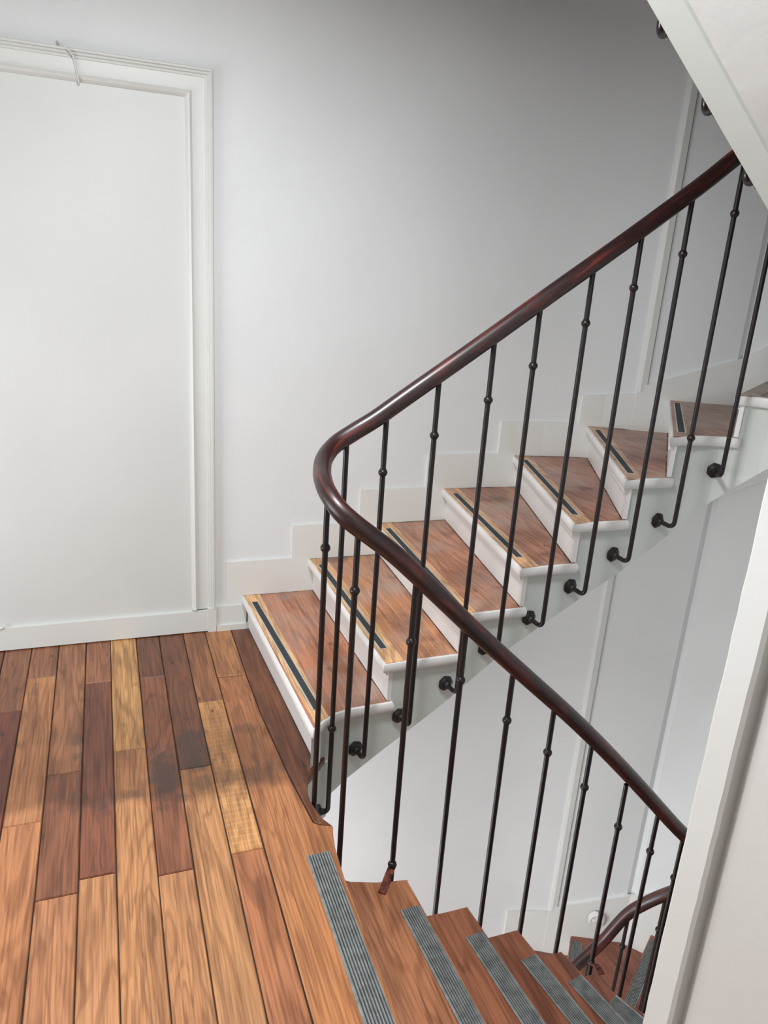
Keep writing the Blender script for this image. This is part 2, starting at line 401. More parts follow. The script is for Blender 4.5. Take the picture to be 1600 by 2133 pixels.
WOODC = [(196, 128, 92), (206, 142, 98), (198, 134, 100), (184, 130, 104), (176, 122, 100), (178, 128, 108), (172, 134, 116), (162, 142, 130)]
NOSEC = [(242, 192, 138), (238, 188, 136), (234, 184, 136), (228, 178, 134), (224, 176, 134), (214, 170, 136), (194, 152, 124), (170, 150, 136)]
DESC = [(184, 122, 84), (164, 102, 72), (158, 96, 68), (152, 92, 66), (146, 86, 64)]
def build_flight(F, root, style):
    n, z0, sw, sv = F['n'], F['z0'], F['sw'], F['sv']
    ks = range(1, n) if style == 'A' else range(4, n)
    for k in ks:
        z = z0+k*h; a, b = sw[k], sw[k+1]; c, d = sv[k], sv[k+1]
        wk, vk = W.at(a), VW.at(c); along = (vk-wk).normalized(); back = Vector((along.y, -along.x))
        if back.dot(W.at(b)-wk) < 0: back = -back
        bend = min(b+.055, W.len-.002); vb = d+.04
        P = [W.at(t) for t in W.between(a, bend, .05)]
        P += [VW.at(t) for t in reversed(VW.between(c, vb, .3))]
        if style == 'B' and k == n-1:
            P = [W.at(t) for t in W.between(a, W.near(.652, 1.862), .05)]+[Vector((.62, 1.80)), Vector((.56, 1.7)), Vector((.56, .75))]+[VW.at(c)]
        if k == 1:   # swept front corner of the first step
            P = [Vector((.626, 2.215)), Vector((.634, 2.203))]+P
        mb = MB(); rounded_slab(mb, P, z, .042)
        loc = (wk.x, wk.y, z)
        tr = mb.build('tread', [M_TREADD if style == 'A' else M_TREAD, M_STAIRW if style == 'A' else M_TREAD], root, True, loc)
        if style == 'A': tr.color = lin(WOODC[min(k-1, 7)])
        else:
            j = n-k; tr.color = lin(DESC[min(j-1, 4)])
        ang = math.atan2(along.y, along.x)-math.pi/2
        L = (vk-wk).length
        if style == 'A':
            i0, i1 = .008, L-.004
            q = [wk+along*i0+back*.010, wk+along*i1+back*.010, wk+along*i1+back*.088, W.left(a+.088, .010)]
            if k == 1: q[0] = wk+along*.035+back*.006
            mb = MB(); mb.prism(q, z-.001, z+.0012)
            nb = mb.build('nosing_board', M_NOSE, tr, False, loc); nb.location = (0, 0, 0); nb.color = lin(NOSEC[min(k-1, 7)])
            i0, i1 = (.115 if k < 9 else .12), L-.10
            def rect(o0, o1, e): return [wk+along*(i0+e)+back*o0, wk+along*(i1-e)+back*o0, wk+along*(i1-e)+back*o1, wk+along*(i0+e)+back*o1]
            if k < 8:
                mb = MB(); mb.prism(rect(.024, .060, 0), z, z+.0028, 0); mb.prism(rect(.0295, .0545, .003), z+.001, z+.0038, 1)
                g = mb.build('grip_strip', [M_ALU, M_GRIT], tr, False, loc); g.location = (0, 0, 0)
            mb = MB()
            qa, qb = W.left(a+.03, .02), VW.at(c+.03)
            path = [Vector((qa.x, qa.y, z-.05)), Vector((qb.x, qb.y, z-.05))]
            mb.sweep(path, [(-.011, -.008), (.011, -.008), (.011, .008), (-.011, .008)])
            cv = mb.build('nosing_moulding', M_STAIRW, tr, True, loc); cv.location = (0, 0, 0)
        else:
            A_ = wk+along*.115+back*.012; B_ = wk+along*(L-.05)+back*.012
            g = grip_ribbed('grip_strip', A_-Vector(loc[:2]), B_-Vector(loc[:2]), back, .066, 0, tr); g.location = (0, 0, 0)
        if style == 'A' and k < 9:
            rg = random.Random(k*7); mb = MB()
            def ragged(pts, inn, wd):
                o = []; i_ = []
                for p, nn_ in zip(pts, inn):
                    o.append(p); i_.append(p+nn_*wd*rg.uniform(.25, 1.0))
                m = len(pts)
                mb.add([(p.x, p.y, z+.0016) for p in o]+[(p.x, p.y, z+.0016) for p in i_], [(t, t+1, m+t+1, m+t) for t in range(m-1)])
            T = VW.between(c+.004, d+.03, .03); ragged([VW.left(t, -.012) for t in T], [(VW.left(t, -.05)-VW.at(t)).normalized() for t in T], .006)
            pa, pb = W.left(b+.03, .018), VW.at(d+.03); m = 24; dv = (pb-pa).normalized(); nv = Vector((dv.y, -dv.x)); nv = nv if nv.dot(wk-pa) > 0 else -nv
            ragged([pa.lerp(pb, t/m)+nv*(-.001) for t in range(m+1)], [nv]*(m+1), .005)
            dg = mb.build('dark_gap', M_GAP, tr, False, loc); dg.location = (0, 0, 0)
        # riser
        ra, rb = W.left(a+.03, .017), VW.at(c+.03)
        bk = back*.018
        mb = MB(); mb.prism([ra, rb, rb+bk, ra+bk], z-h+.003, z-.04)
        mb.build('riser', M_STAIRW, root, False, loc)
    # riser up to the landing for the lower flight
    if style == 'B':
        mb = MB(); mb.prism([Vector((.580, 1.70)), Vector((.580, .75)), Vector((.565, .75)), Vector((.565, 1.70))], z0+(n-1)*h, z0+n*h-.04)
        mb.prism([Vector(p) for p in ((.580, 1.70), (.605, 1.87), (.59, 1.88), (.565, 1.70))], z0+(n-1)*h, z0+n*h-.04)
        mb.build('riser', M_STAIRW, root)
    # string (cut string along the well) : outer face, underside band, inner side
    mb = MB(); TH = .12
    k0 = 1 if style == 'A' else 4
    for k in range(k0, n):
        a, b = sw[k]+(.03 if k > 1 else 0), min(sw[k+1]+.03, W.len-.03)
        T = W.between(a, b, .035); zt = z0+k*h-.036
        for s0, s1 in zip(T, T[1:]):
            o0, o1, i0, i1 = W.left(s0, .018), W.left(s1, .018), W.left(s0, TH), W.left(s1, TH)
            b0, b1 = F['zb'](s0), F['zb'](s1)
            V = [(o0.x, o0.y, b0), (o1.x, o1.y, b1), (o1.x, o1.y, zt), (o0.x, o0.y, zt), (i0.x, i0.y, b0), (i1.x, i1.y, b1), (i1.x, i1.y, b1+.05), (i0.x, i0.y, b0+.05)]
            mb.add(V, [(0, 1, 2, 3), (0, 4, 5, 1), (4, 7, 6, 5)])
    me = mb.build('string', M_STRING, root)
    bm = bmesh.new(); bm.from_mesh(me.data); bmesh.ops.remove_doubles(bm, verts=bm.verts[:], dist=.0004); bmesh.ops.recalc_face_normals(bm, faces=bm.faces[:]); bm.to_mesh(me.data); bm.free()
    # soffit
    mb = MB(); ks2 = [k0+(n-.25-k0)*i/90 for i in range(91)]
    def lerpk(d, x):
        i = min(int(x), n-1); return d[i]+(d[i+1]-d[i])*(x-i)
    rows = []
    for x in ks2:
        s0, v0 = min(lerpk(sw, x), W.len-.03), lerpk(sv, x); p, q = W.left(s0, TH-.004), VW.at(v0); zz = F['zb'](s0)+.012
        rows.append([(p.x+(q.x-p.x)*f, p.y+(q.y-p.y)*f, zz) for f in (0, .33, .66, 1.0)])
    V = [v for r_ in rows for v in r_]
    Fc = [(i*4+j, i*4+j+1, (i+1)*4+j+1, (i+1)*4+j) for i in range(len(rows)-1) for j in range(3)]
    mk('soffit', V, Fc, M_PLASTER, root, None, True)

# ------------------------------------------------------------------ the room
LAND = [(.575, -1.7), (.575, 1.69), (.578, 1.75), (.584, 1.82), (.60, 1.88)]+[(a-.003, b) for a, b in WELL_L[:-1]]+[(.63, 2.20), (.655, 2.225), (.655, D), (-1.7, D), (-1.7, -1.7)]
# the landing near side of the right wall is cut off by the wall itself, so only its west side stays floor
def wall_ribbon(name, path, ts, z0, z1, mat, thick=.12, nz=1):
    V = []; F = []
    n = len(ts)
    for t in ts:
        p = path.at(t); q = path.left(t, thick)
        for r_ in (p, q):
            V.append((r_.x, r_.y, z0)); V.append((r_.x, r_.y, z1))
    for i in range(n-1):
        a, b = i*4, (i+1)*4
        F += [(a, b, b+1, a+1), (a+2, a+3, b+3, b+2), (a+1, b+1, b+3, a+3), (a, a+2, b+2, b)]
    F += [(0, 1, 3, 2), ((n-1)*4, (n-1)*4+2, (n-1)*4+3, (n-1)*4+1)]
    return mk(name, V, F, mat, None, None, True)
ZB, ZT = -HB-.3, 4.9
wb = wall_ribbon('wall_back', VW, VW.between(0, sC1, .15), ZB, ZT, M_WALL)
tag(wb, 'pale white painted back wall with the blind door, curving at the stair turn', 'wall', kind='structure')
# east end: short lit return at the corner, then the flats of the turn
sE = VW.near(2.2, .76)
e0 = VW.at(sC1)
k1, k2 = VP.index((2.6, 3.21)), VP.index((2.2, .76))
wp = []
for q in VP[k1:k2+1]:
    if q == (3.035, 3.0): wp += [(3.014, 3.0101), (3.050, 3.014), (3.053, 2.978)]
    else: wp.append(q)
WR = Path(wp)
wr = wall_ribbon('wall_right', WR, list(WR.c), ZB, ZT, M_WALL)
for p in wr.data.polygons: p.use_smooth = False
tag(wr, 'white wall wrapping round the far turn of the stairs', 'wall', kind='structure')
# proud corner bead on the back-right corner
cd = (VW.at(sC1+.1)-VW.at(sC1)).normalized(); cn = Vector((cd.y, -cd.x))
if cn.y > 0: cn = -cn
mb = MB(); q = VW.at(sC1)
for za, zb_ in ((1.22, ZT), (-HB+1.38, 1.0)):
    mb.prism([q-cd*.012, q-cd*.012+cn*.012, q+cd*.004+cn*.018, q+cd*.034+cn*.014, q+cd*.038], za, zb_)
tag(mb.build('trim_corner', M_TRIM), 'thin pale vertical bead where the back wall meets the turn wall', 'trim', kind='structure')
# near wall between stairs and the right of the landing
mb = MB(); GY = .683
mb.box(.87, 2.35, .45, .75, ZB, ZT)
tag(mb.build('wall_near', M_WALL), 'white wall on the near side of the descending stairs', 'wall', kind='structure')
# face of that wall toward the landing
mb = MB(); mb.box(.862, .98, -1.7, .680, ZB, ZT)
tag(mb.build('wall_landing', M_WALLW), 'white wall face at right edge beside the descending stairs', 'wall', kind='structure')
V = []; F = []; zz = [ZB+(ZT-ZB)*i/260 for i in range(261)]
rnd = random.Random(3)
for z in zz:
    j = rnd.uniform(-.0009, .0007); j2 = rnd.uniform(-.001, .001)
    V += [(.872, .7515+j*.5, z), (.849, .7515+j, z), (.845, .746+j, z), (.845, .700+j2, z), (.849, .694+j2, z), (.872, .694+j2, z)]
for i in range(260):
    for a in range(6): F.append((i*6+a, i*6+(a+1) % 6, (i+1)*6+(a+1) % 6, (i+1)*6+a))
tag(mk('trim_1', V, F, M_TRIM), 'chipped white vertical corner strip at the right edge of the view', 'trim', kind='structure')
# left wall with unseen openings added for light, rear wall
def wall_with_added_windows(name):
    mb = MB(); y0, y1, z0, z1 = ADDED_WIN; X0, X1 = XL-.2, XL
    zs = [(-HB+.75, -HB+2.45, y0, y1), (z0, z1, y0, y1)]
    zc = ZB
    for a, b, ya, yb in zs:
        mb.box(X0, X1, YB, D, zc, a); mb.box(X0, X1, YB, ya, a, b); mb.box(X0, X1, yb, D, a, b); zc = b
    mb.box(X0, X1, YB, D, zc, ZT)
    return mb.build(name, M_WALL)
tag(wall_with_added_windows('wall_left'), 'white left wall of the landing with a tall window', 'wall', kind='structure')
mb = MB(); mb.box(XL-.2, .95, YB-.15, YB, ZB, ZT)
tag(mb.build('wall_rear', M_WALL), 'white wall behind the landing', 'wall', kind='structure')
for wi, (dz, dy) in enumerate(((0, 0), (-HB, 0))):  # frames and panes for the two added light openings
    y0, y1, z0, z1 = ADDED_WIN; z0, z1 = (z0, z1) if wi == 0 else (.75-HB, 2.45-HB); xm = XL-.06
    mb = MB()
    for a in ((y0, y0+.05, z0, z1), (y1-.05, y1, z0, z1), (y0+.05, y1-.05, z0, z0+.06), (y0+.05, y1-.05, z1-.05, z1), ((y0+y1)/2-.03, (y0+y1)/2+.03, z0+.06, z1-.05)):
        mb.box(xm-.03, xm+.03, *a)
    wf = mb.build('window_%d' % (wi+1), M_TRIM); tag(wf, ['tall white framed landing window', 'tall white framed window of the landing below'][wi], 'window', kind='structure')
    for s in (0, 1):
        ya, yb = (y0+.05, (y0+y1)/2-.03) if s == 0 else ((y0+y1)/2+.03, y1-.05)
        mb = MB(); mb.box(xm-.003, xm+.003, ya, yb, z0+.06, z1-.05); mb.build('pane', M_PANE, wf)

# landing slab (floor), upper landing (ceiling), lower landing
LANDV = [Vector(p) for p in LAND]
mb = MB(); mb.prism([p for p in LANDV], -.27, -.024, 0)
floor = mb.build('floor', [M_STAIRW]); tag(floor, 'old oak plank landing floor with mixed brown boards', 'floor', kind='structure')
mb = MB(); mb.prism(LANDV, HA-.27, HA)
ceil = mb.build('ceiling', [M_PLASTER]); tag(ceil, 'white ceiling under the landing above', 'ceiling', kind='structure')
# underside of the next flight up along the back wall
mb = MB(); T = [FA['sw'][1]+(FA['sw'][7]-FA['sw'][1])*i/24 for i in range(25)]
for s0, s1 in zip(T, T[1:]):
    p, q = W.at(s0), W.at(s1); b0, b1 = FA['zb'](s0)+HA, FA['zb'](s1)+HA
    mb.add([(p.x, p.y, b0), (q.x, q.y, b1), (q.x, 3.5, b1), (p.x, 3.5, b0), (p.x, p.y, b0+.35), (q.x, q.y, b1+.35), (q.x, 3.5, b1+.35), (p.x, 3.5, b0+.35)], [(0, 1, 2, 3), (4, 7, 6, 5), (0, 4, 5, 1)])
tag(mb.build('ceiling_slope', M_PLASTER), 'white underside of the next flight above', 'ceiling', kind='structure')
mb = MB(); mb.box(-1.8, 3.6, -1.8, 3.5, ZT, ZT+.1)
tag(mb.build('ceiling_top', M_PLASTER), 'white ceiling closing the stairwell', 'ceiling', kind='structure')
mb = MB(); mb.box(-1.8, 3.6, -1.8, 3.5, -HB-.15, -HB)
fl2 = mb.build('floor_lower', M_TREAD); fl2.color = lin((176, 120, 84)); tag(fl2, 'brown wooden floor of the landing below', 'floor', kind='structure')

# flush lamp
M_DIFF = bpy.data.materials.new('lamp_diffuser'); nt, b = nodes(M_DIFF); b.inputs['Base Color'].default_value = (.9, .9, .88, 1); b.inputs['Emission Color'].default_value = (1, 1, 1, 1); b.inputs['Emission Strength'].default_value = 2.0
for (lx, ly, lz), lab in ((LAMP, 'round flush lamp on the landing ceiling'), ((-.3, 1.5, -.34), 'round flush lamp under the landing floor')):
    top = 2.96 if lz > 0 else -.27
    lp = empty('ceiling_lamp', (lx, ly, top)); tag(lp, lab, 'lamp')  # the lower one is added
    mb = MB(); mb.lathe([(.20, -.001), (.215, -.008), (.215, -.03), (.205, -.035)], 32); mb.build('base', M_TRIM, lp, True).location = (0, 0, 0)
    mb = MB(); mb.lathe([(.20, -.03), (.195, -.045), (.16, -.052), (.05, -.055)], 32); mb.build('diffuser', M_DIFF, lp, True).location = (0, 0, 0)

# planks -------------------------------------------------------------
cols = [-1.69, -1.58, -1.47, -1.36, -1.25, -1.14, -1.03, -.92, -.81, -.70, -.59, -.48, -.37, -.255, -.14, -.036, .078, .182, .295, .398]
DK = (120, 74, 52); MD = (158, 102, 72); RD = (134, 76, 52); TN = (184, 126, 86); LT = (212, 160, 108); YL = (222, 172, 116)
spec = {  # column index -> list of (y_from_wall_joint..., colour) from the wall toward the camera
    11: [(2.859, (150, 98, 70)), (1.3, (122, 64, 44)), (-1.7, TN)],
    12: [(3.097, (160, 106, 76)), (2.18, (188, 130, 88)), (.4, (182, 122, 82)), (-1.7, MD)],
    13: [(2.411, (172, 118, 84)), (1.849, (140, 88, 62)), (-.2, (186, 128, 90)), (-1.7, TN)],
    14: [(3.002, (162, 108, 78)), (1.898, (132, 78, 56)), (-1.7, (192, 136, 94))],
    15: [(2.494, (216, 164, 108)), (-.6, (192, 136, 92)), (-1.7, TN)],
    16: [(2.994, (122, 76, 54)), (1.851, (148, 92, 64)), (-.9, (190, 134, 92)), (-1.7, TN)],
    17: [(2.33, (124, 76, 52)), (-1.7, (192, 138, 94))],
    18: [(2.748, (168, 112, 76)), (1.88, (208, 152, 100)), (-1.7, (182, 118, 80))],
}
def plank(P, color, zt=0.0, mat=None):
    cx = sum(p.x for p in P)/len(P); cy = sum(p.y for p in P)/len(P)
    n = len(P); V = []
    lev = [(.0025, zt), (0, zt-.003), (0, zt-.024)]
    for d, z in lev:
        for q in offset_poly(P, d): V.append((q.x, q.y, z))
    F = [tuple(range(n))]+[(l*n+a, l*n+(a+1) % n, (l+1)*n+(a+1) % n, (l+1)*n+a) for l in range(2) for a in range(n)]
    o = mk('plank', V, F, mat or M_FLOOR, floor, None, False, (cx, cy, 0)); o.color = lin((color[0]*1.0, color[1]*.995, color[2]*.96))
    return o
rp = random.Random(11)
wobx = {i: [rp.uniform(-.0012, .0012) for _ in range(2)] for i in range(len(cols))}
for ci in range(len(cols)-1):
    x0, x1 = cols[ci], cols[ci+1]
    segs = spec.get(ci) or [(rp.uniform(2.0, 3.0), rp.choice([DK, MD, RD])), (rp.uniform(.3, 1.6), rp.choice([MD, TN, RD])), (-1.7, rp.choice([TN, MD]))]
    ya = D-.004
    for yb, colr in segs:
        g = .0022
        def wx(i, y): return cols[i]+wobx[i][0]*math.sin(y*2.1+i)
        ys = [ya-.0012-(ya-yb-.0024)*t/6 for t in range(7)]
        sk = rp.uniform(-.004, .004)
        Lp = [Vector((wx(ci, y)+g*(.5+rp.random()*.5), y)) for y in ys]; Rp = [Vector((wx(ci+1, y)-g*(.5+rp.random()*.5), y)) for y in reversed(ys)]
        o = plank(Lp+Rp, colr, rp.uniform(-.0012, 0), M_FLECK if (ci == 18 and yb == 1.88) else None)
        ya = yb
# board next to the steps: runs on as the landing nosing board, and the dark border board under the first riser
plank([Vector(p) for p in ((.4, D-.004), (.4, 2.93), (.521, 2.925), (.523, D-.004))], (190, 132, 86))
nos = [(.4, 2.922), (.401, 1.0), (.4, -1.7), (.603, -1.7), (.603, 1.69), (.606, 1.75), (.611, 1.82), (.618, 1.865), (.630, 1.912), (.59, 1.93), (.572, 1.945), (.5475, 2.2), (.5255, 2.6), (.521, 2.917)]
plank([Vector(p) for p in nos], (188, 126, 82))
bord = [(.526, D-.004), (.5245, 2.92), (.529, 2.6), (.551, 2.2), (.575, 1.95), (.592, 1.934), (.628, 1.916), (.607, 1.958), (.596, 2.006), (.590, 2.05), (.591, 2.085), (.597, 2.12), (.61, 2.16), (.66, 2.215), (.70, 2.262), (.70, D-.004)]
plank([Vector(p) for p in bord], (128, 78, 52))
# dark bed under the joints
mb = MB(); mb.prism([p for p in offset_poly(LANDV, .004)], -.026, -.006)
bed = mb.build('joint_filler', M_GAP, floor)
g = grip_ribbed('grip_strip', Vector((.588, 1.806)), Vector((.588, -.9)), Vector((-1, 0)), .074, 0, floor)

# ------------------------------------------------------------------ stairs
sa = empty('stair_flight', (.65, 2.8, 0)); tag(sa, 'white wooden stairs rising right from landing, wood treads with black grip strips', 'stairs')
build_flight(FA, sa, 'A')
sb = empty('stair_flight', (.65, 1.3, -.17)); tag(sb, 'brown wooden stairs descending from landing with ribbed grey metal strips', 'stairs')
build_flight(FB, sb, 'B')

# fascia of the landing at the well's left end
mb = MB()
for zt, zb_ in ((-.024, -.275), (HA-.02, HA-.275)):
    T = W.between(0, FA['sw'][1]+.1, .02)
    for s0, s1 in zip(T, T[1:]):
        o0, o1, i0, i1 = W.left(s0, .010), W.left(s1, .010), W.left(s0, .03), W.left(s1, .03)
        b0 = zb_; zt1 = zt
        mb.add([(o0.x, o0.y, b0), (o1.x, o1.y, b0), (o1.x, o1.y, zt1), (o0.x, o0.y, zt1), (i0.x, i0.y, b0), (i1.x, i1.y, b0), (i1.x, i1.y, zt1), (i0.x, i0.y, zt1)], [(0, 1, 2, 3), (0, 4, 5, 1), (3, 2, 6, 7), (4, 7, 6, 5)])
tag(mb.build('trim_2', M_STRING, None, True), 'curved white fascia round the left end of the stairwell opening', 'trim', kind='structure')

# ------------------------------------------------------------------ skirting on the walls
def skirt(F, name, label, style):
    """stepped board on the back wall, sloping board round the turn"""
    n, z0, sv = F['n'], F['z0'], F['sv']; mb = MB(); th = .013
    def strip(s0, s1, zt0, zt1, zb0, zb1, t=th):
        T = VW.between(s0, s1, .12)
        for a, b in zip(T, T[1:]):
            fa, fb = (a-s0)/(s1-s0), (b-s0)/(s1-s0)
            p, q = VW.left(a, -t), VW.left(b, -t); P, Q = VW.at(a), VW.at(b)
            if a >= sC1-1e-6 or b > sC1+1e-6: pass
            za, zb_ = zt0+(zt1-zt0)*fa, zt0+(zt1-zt0)*fb; ba, bb = zb0+(zb1-zb0)*fa, zb0+(zb1-zb0)*fb
            fr = a == T[0]; to = b == T[-1]
            fc = [(0, 1, 2, 3), (3, 2, 5, 4)]
            if fr: fc.append((0, 3, 4, 6))
            if to: fc.append((1, 7, 5, 2))
            mb.add([(p.x, p.y, ba), (q.x, q.y, bb), (q.x, q.y, zb_), (p.x, p.y, za), (P.x, P.y, za), (Q.x, Q.y, zb_), (P.x, P.y, ba), (Q.x, Q.y, bb)], fc)
    starts = {1: VW.near(.502, D), 2: VW.near(.824, D), 3: VW.near(1.165, D), 4: VW.near(1.513, D), 5: VW.near(1.909, D), 6: VW.near(2.338, 3.32)}
    k0 = 1 if style == 'A' else 4
    for k in range(k0, 6):
        strip(starts[k], starts[k+1], z0+k*h+.182, z0+k*h+.182, z0+(k-1)*h+(.126 if k == 1 else 0), z0+(k-1)*h+(.126 if k == 1 else 0))
    e6 = 0 if style == 'A' else .15
    strip(starts[6], sC1-.012, z0+6*h+.16+e6, z0+6*h+.19+e6, z0+4*h, z0+5*h)
    e = 0 if style == 'A' else .15
    ks = [(sC1-.012, 1.22+e), (sC1+.02, 1.255+e), (sC2, 1.43+e), (sv[8]+.05, 1.58+e), (sv[9], 1.58+.17*1.1+e)]
    kk = 9
    while kk < n-1:
        ks.append((sv[kk+1], 1.58+.17*(kk+1-8)+.06)); kk += 1
    for (a, za), (b, zb_) in zip(ks, ks[1:]):
        strip(a, b, z0+za, z0+zb_, z0+za-.75, z0+zb_-.75, .016)
    return tag(mb.build(name, M_SKIRT), label, 'skirting', kind='structure')
skirt(FA, 'baseboard_back', 'white stepped skirting along the back wall above the rising treads', 'A')
skirt(FB, 'baseboard_lower', 'white sloping skirting along the wall of the flight below', 'B')
mb = MB(); mb.box(.452, .60, D-.022, D, .03, .126); mb.box(.455, .61, D-.034, D, 0, .03)
tag(mb.build('baseboard_corner', M_TRIM), 'short white skirting between door casing and first step', 'skirting', kind='structure')

# ------------------------------------------------------------------ blind door on the back wall
XR, XLd, ZTOP = .449, -1.15, 2.437
door = empty('door_1', (-.35, D, 0)); tag(door, 'tall blind door painted white, framed by a moulded casing', 'door', kind='structure')
mb = MB(); mb.box(XLd+.10, XR-.10, D-.008, D+.002, 0, ZTOP-.10)
mb.build('door_panel', M_DOOR, door)
prof = [(0, 0), (0, .020), (.004, .026), (.011, .027), (.013, .019), (.021, .021), (.024, .013), (.031, .0145), (.033, .011), (.082, .011), (.084, .019), (.092, .024), (.100, .019), (.107, .010), (.110, .002), (.110, 0)]
def casing(name, pts, inn):
    # pts: plan corners of outer edge on the wall; inn: inward directions
    V = []; n = len(prof)
    for (x, z), (ix, iz) in zip(pts, inn):
        for d, p in prof: V.append((x+ix*d, D-p*1.35, z+iz*d))
    F = [(j*n+a, j*n+a+1, (j+1)*n+a+1, (j+1)*n+a) for j in range(len(pts)-1) for a in range(n-1)]
    return mk(name, V, F, M_TRIM, door)
casing('casing', [(XR, .12), (XR, ZTOP)], [(-1, 0), (-1, -1)])
casing('casing', [(XR, ZTOP), (XLd, ZTOP)], [(-1, -1), (1, -1)])
casing('casing', [(XLd, ZTOP), (XLd, .12)], [(1, -1), (1, 0)])
mb = MB(); mb.box(XR-.036, XR+.004, D-.032, D, 0, .125); mb.build('plinth_block', M_TRIM, door)
mb = MB(); mb.box(XLd, XR-.034, D-.026, D, .005, .113); mb.build('skirting_board', M_TRIM, door)
mb = MB()
cp = [(-.112, D-.004, 2.455), (-.106, D-.012, 2.447), (-.09, D-.028, 2.438), (-.072, D-.030, 2.424), (-.061, D-.024, 2.412), (-.056, D-.016, 2.398), (-.050, D-.015, 2.36), (-.047, D-.026, 2.345), (-.045, D-.022, 2.330), (-.044, D-.012, 2.322)]
mb.tube([Vector((p[0], D-(D-p[1])*1.35, p[2])) for p in cp], .0035, 8)
tag(mb.build('painted_cable', M_TRIM, None, True), 'thin painted-over cable crossing the top of the door casing', 'cable')
mb = MB(); mb.tube([Vector(p) for p in ((-.56, D-.030, .116), (-.51, D-.034, .121), (-.485, D-.036, .119), (-.474, D-.033, .124), (-.47, D-.02, .13))], .0035, 8)
tag(mb.build('painted_cable', M_TRIM, None, True), 'white cable end lying on the skirting at left edge', 'cable')

# ------------------------------------------------------------------ railing
rail = empty('stair_railing', (.64, 2.05, -.2)); tag(rail, 'continuous mahogany handrail on black iron balusters round the stairwell', 'railing')
OFF = .065; RB = .195
def catmull(P, n=6):
    P = [Vector(p) for p in P]; out = []
    for i in range(len(P)-1):
        a, b, c, d = P[max(i-1, 0)], P[i], P[i+1], P[min(i+2, len(P)-1)]
        for k in range(n):
            t = k/n
            out.append(.5*((2*b)+(c-a)*t+(2*a-5*b+4*c-d)*t*t+(3*b-a-3*c+d)*t**3))
    return out+[P[-1]]
YU, YD = 2.242, 1.855
upz = [(.81, 1.278), (.915, 1.352), (1.155, 1.52), (1.401, 1.696), (1.654, 1.875), (1.911, 2.063), (2.041, 2.166), (2.15, 2.255)]
dnz = [(2.15, -.40), (2.01, -.256), (1.723, .045), (1.475, .29), (1.256, .49), (1.059, .67), (.882, .840), (.757, .958)]
def arcr(z0, z1, n=8):
    return [(CX-.02+RB*math.sin(math.pi*k/n), CY+RB*math.cos(math.pi*k/n), z0+(z1-z0)*k/n) for k in range(1, n)]
def storey(z0, z1):
    """rail from the up side of one landing round the far turn to the landing above"""
    P = [(x, YU, z0+z) for x, z in upz]+arcr(z0+2.30, z1-.46)+[(x, YD, z1+z) for x, z in dnz]
    P += [(.68, 1.857, z1+1.020), (.625, 1.868, z1+1.062), (.592, 1.897, z1+1.093), (.577, 1.942, z1+1.118), (.577, 2.00, z1+1.135), (.592, 2.08, z1+1.149), (.62, 2.160, z1+1.171), (.672, 2.218, z1+1.201), (.738, 2.238, z1+1.236)]
    return P
PR = storey(-HB, 0)+storey(0, HA)
cl = catmull(PR, 6)
sect = []
for a in range(20):
    t = 2*math.pi*a/20; x, y = .0275*math.cos(t), .030*math.sin(t)
    if y < -.012: x *= .80; y = max(y, -.026)
    sect.append((x, y))
sect[11] = (sect[11][0]*.93, sect[11][1])
mb = MB(); mb.sweep(cl, sect)
hr = mb.build('handrail', M_RAIL, rail, True)
uv = hr.data.uv_layers.new(name='UVMap'); ns = len(sect); acc = [0]
for a, b in zip(cl, cl[1:]): acc.append(acc[-1]+(b-a).length)
for lp in hr.data.loops:
    vi = lp.vertex_index; uv.data[lp.index].uv = (acc[vi//ns], (vi % ns)/ns*.2)
def rail_z(x, y, zlo, zhi):
    best = None
    for p in cl:
        if zlo < p.z < zhi:
            d = (p.x-x)**2+(p.y-y)**2
            if best is None or d < best[0]: best = (d, p.z)
    return best[1]
mb = MB(); mb.lathe([(.009, -.013), (.0115, -.011), (.0115, -.009), (.0145, -.006), (.0158, 0), (.0145, .006), (.0115, .009), (.0115, .011), (.009, .013)], 14)
KNOB = mb.build('knob_proto', M_IRON, None, True); KM = KNOB.data; KM.name = 'knob'; bpy.data.objects.remove(KNOB)
mb = MB(); mb.lathe([(.030, 0), (.031, .005), (.024, .010), (.022, .013), (.014, .016), (.012, .024), (.0095, .028)], 24, axis='y')
mv = [(x*(1+.05*math.cos(7*math.atan2(z, x))*(1 if abs(y) < .011 else 0)), y, z*(1+.05*math.cos(7*math.atan2(z, x))*(1 if abs(y) < .011 else 0))) for x, y, z in mb.V]
mb.V = mv
RO = mb.build('rosette_proto', M_ROS, None, True); RM = RO.data; RM.name = 'rosette'; bpy.data.objects.remove(RO)
def linkpart(name, me, parent, loc, rz=0):
    o = bpy.data.objects.new(name, me); COL.objects.link(o); o.parent = parent; o.location = loc; o.rotation_euler = (0, 0, rz); return o
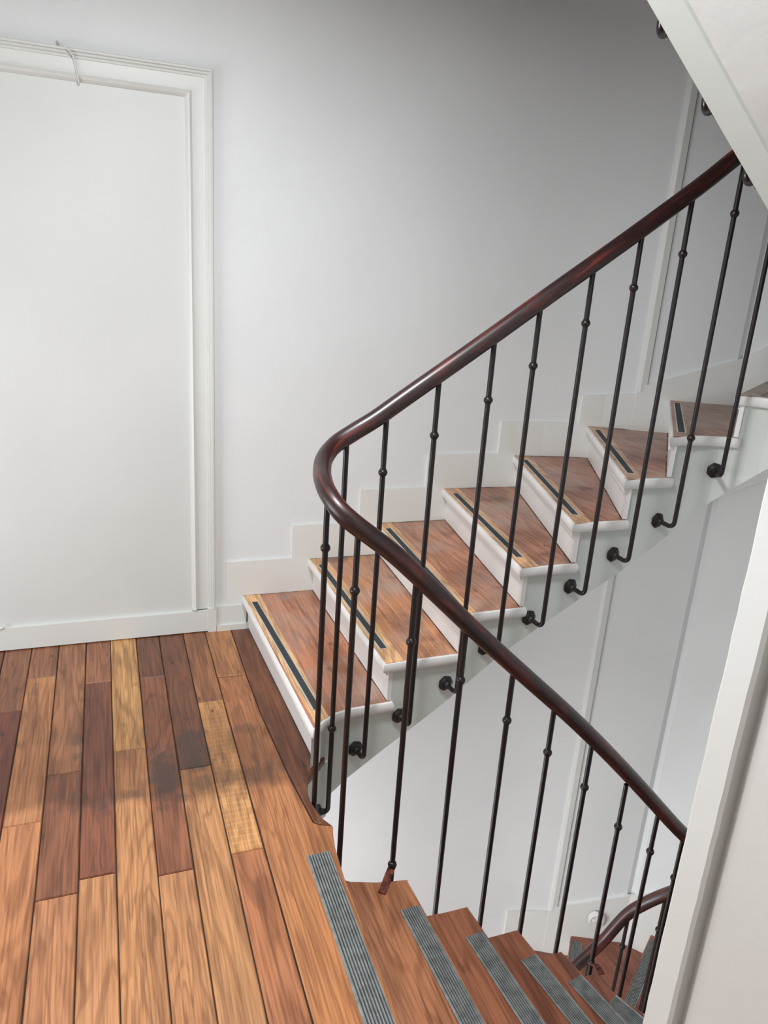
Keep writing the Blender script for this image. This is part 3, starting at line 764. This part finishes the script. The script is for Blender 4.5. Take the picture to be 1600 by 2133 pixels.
def baluster(x, y, ztop, zarm, knob_dz=.19, low_knob=None, face=None, strap=None):
    """iron rod from rail to its gooseneck; face = plan point of the rosette on the string"""
    fx, fy = face; d = Vector((fx-x, fy-y)); L = d.length; u = d/L if L > 1e-6 else Vector((0, 1))
    R = min(.026, L*.55); base = Vector((x, y, zarm))
    pts = [Vector((x, y, ztop)), Vector((x, y, (ztop+zarm)/2)), Vector((x, y, zarm+R))]
    for k in range(1, 6):
        a = math.pi/2*k/5
        o = R*(1-math.cos(a)); zz = R*(1-math.sin(a)); pts.append(Vector((x+u.x*o, y+u.y*o, zarm+zz)))
    pts.append(Vector((fx-u.x*.006, fy-u.y*.006, zarm+.004)))
    mb = MB(); mb.tube(pts, .0092, 10)
    b = mb.build('baluster', M_IRON, rail, True, (x, y, zarm))
    linkpart('knob', KM, b, (0, 0, ztop-knob_dz-zarm))
    if low_knob: linkpart('knob', KM, b, (0, 0, low_knob-zarm))
    linkpart('rosette', RM, b, (fx-x, fy-y, .004), math.atan2(-u.y, -u.x)+math.pi/2)
    if strap:
        (sx, sy, sz), zk = strap
        mb = MB(); p0 = Vector((0, 0, zk-zarm)); p1 = Vector((sx-x, sy-y, sz-zarm+.004)); e = (p1-p0)*.45; e.z = 0
        p2 = p1+e.normalized()*.03
        mb.sweep([p0, p0.lerp(p1, .5)+Vector((0, 0, .004)), p1, p2], [(-.012, -.003), (.012, -.003), (.012, .003), (-.012, .003)])
        s_ = mb.build('bracket', M_RUST, b, False); s_.location = (0, 0, 0)
    return b
# up side (b1..b10): x, arm height
UPB = [(.712, -.222, .0), (.846, -.020, 0), (1.020, .095, 0), (1.207, .210, 0), (1.364, .345, 0), (1.549, .455, 0), (1.722, .575, 0), (1.904, .700, 0), (2.096, .835, 0)]
def up_side(z0, idx):
    for i in idx:
        x, za, _ = UPB[i]
        y = YU if i else 2.232
        zt = rail_z(x, y, z0+.9, z0+2.6)-.018
        s = W.near(x-.012, 2.31); f = W.left(s, .018)
        if i == 0: f = W.left(W.near(.675, 2.24), .010)
        lk = {0: z0+.145, 8: z0+1.20}.get(i)
        baluster(x, y, zt, z0+za, .235 if i == 0 else .19, lk, (f.x, f.y))
up_side(0, range(9))
up_side(-HB, range(3, 9))
def arc_side(z0, z1):
    n = 4
    for k in range(n):
        a = math.pi*(k+.62)/(n+.25)
        x, y = CX-.02+RB*math.sin(a), CY+RB*math.cos(a)
        zt = rail_z(x, y, z0+2.0, z1-.1)-.018
        s = W.near(x+.08*math.sin(a), y+.08*math.cos(a)); f = W.left(s, .018)
        baluster(x, y, zt, (z0+1.045) if k == 0 else zt-1.22, .19, None, (f.x, f.y))
arc_side(0, HA); arc_side(-HB, 0)
DNX = [.827, 1.008, 1.197, 1.377, 1.559, 1.747, 1.930, 2.086]
def down_side(z1, idx):
    for i in idx:
        x = DNX[i]; zt = rail_z(x, YD, z1-.9, z1+1.2)-.018
        s = W.near(x-.010, 1.79); f = W.left(s, .018)
        za = F_zb(z1, s)+.042
        lk = None; st = None
        if z1 == 0 and i == 0: lk = -.155; st = ((.775, 1.785, -.17), -.165)
        if z1 == 0 and i == 5: lk = -.885; st = ((1.735, 1.80, -.85), -.89)
        baluster(x, YD, zt, za, .19, lk, (f.x, f.y), st)
def F_zb(z1, s): return FB['zb'](s) if z1 == 0 else FA['zb'](s)
down_side(0, range(8)); down_side(HA, range(3, 8))
zt = rail_z(.612, 2.04, .9, 1.4)-.018
f0 = W.left(W.near(.588, 2.04), .010)
baluster(.602, 2.045, rail_z(.58, 2.03, .9, 1.4)-.012, -.17, .205, None, (f0.x, f0.y))
f1 = W.left(W.near(.655, 1.86), .018)
baluster(.650, 1.888, rail_z(.62, 1.87, .9, 1.4)-.012, -.30, .21, None, (.655, 1.82))

# ------------------------------------------------------------------ small wall marks
mb = MB(); rnd = random.Random(5)
p0 = VW.at(sC1+.60*(sC2-sC1)); nn = cn
n = 16
rings = [(.058, .0), (.055, .012), (.042, .020), (.030, .016), (.012, .024)]
for r_, hgt in rings:
    for a in range(n):
        t = 2*math.pi*a/n; rr = r_*(1+rnd.uniform(-.10, .10)); hh = hgt+.013+rnd.uniform(-.004, .004)
        q = p0+cd*(rr*math.cos(t))+nn*hh
        mb.V.append((q.x+nn.x*.016, q.y+nn.y*.016, -2.20+rr*math.sin(t)))
for l in range(len(rings)-1):
    for a in range(n):
        mb.F.append((l*n+a, l*n+(a+1) % n, (l+1)*n+(a+1) % n, (l+1)*n+a)); mb.I.append(0)
mb.F.append(tuple((len(rings)-1)*n+a for a in range(n))); mb.I.append(0)
mb.build('plaster_patch', M_PLASTER, wr, True)
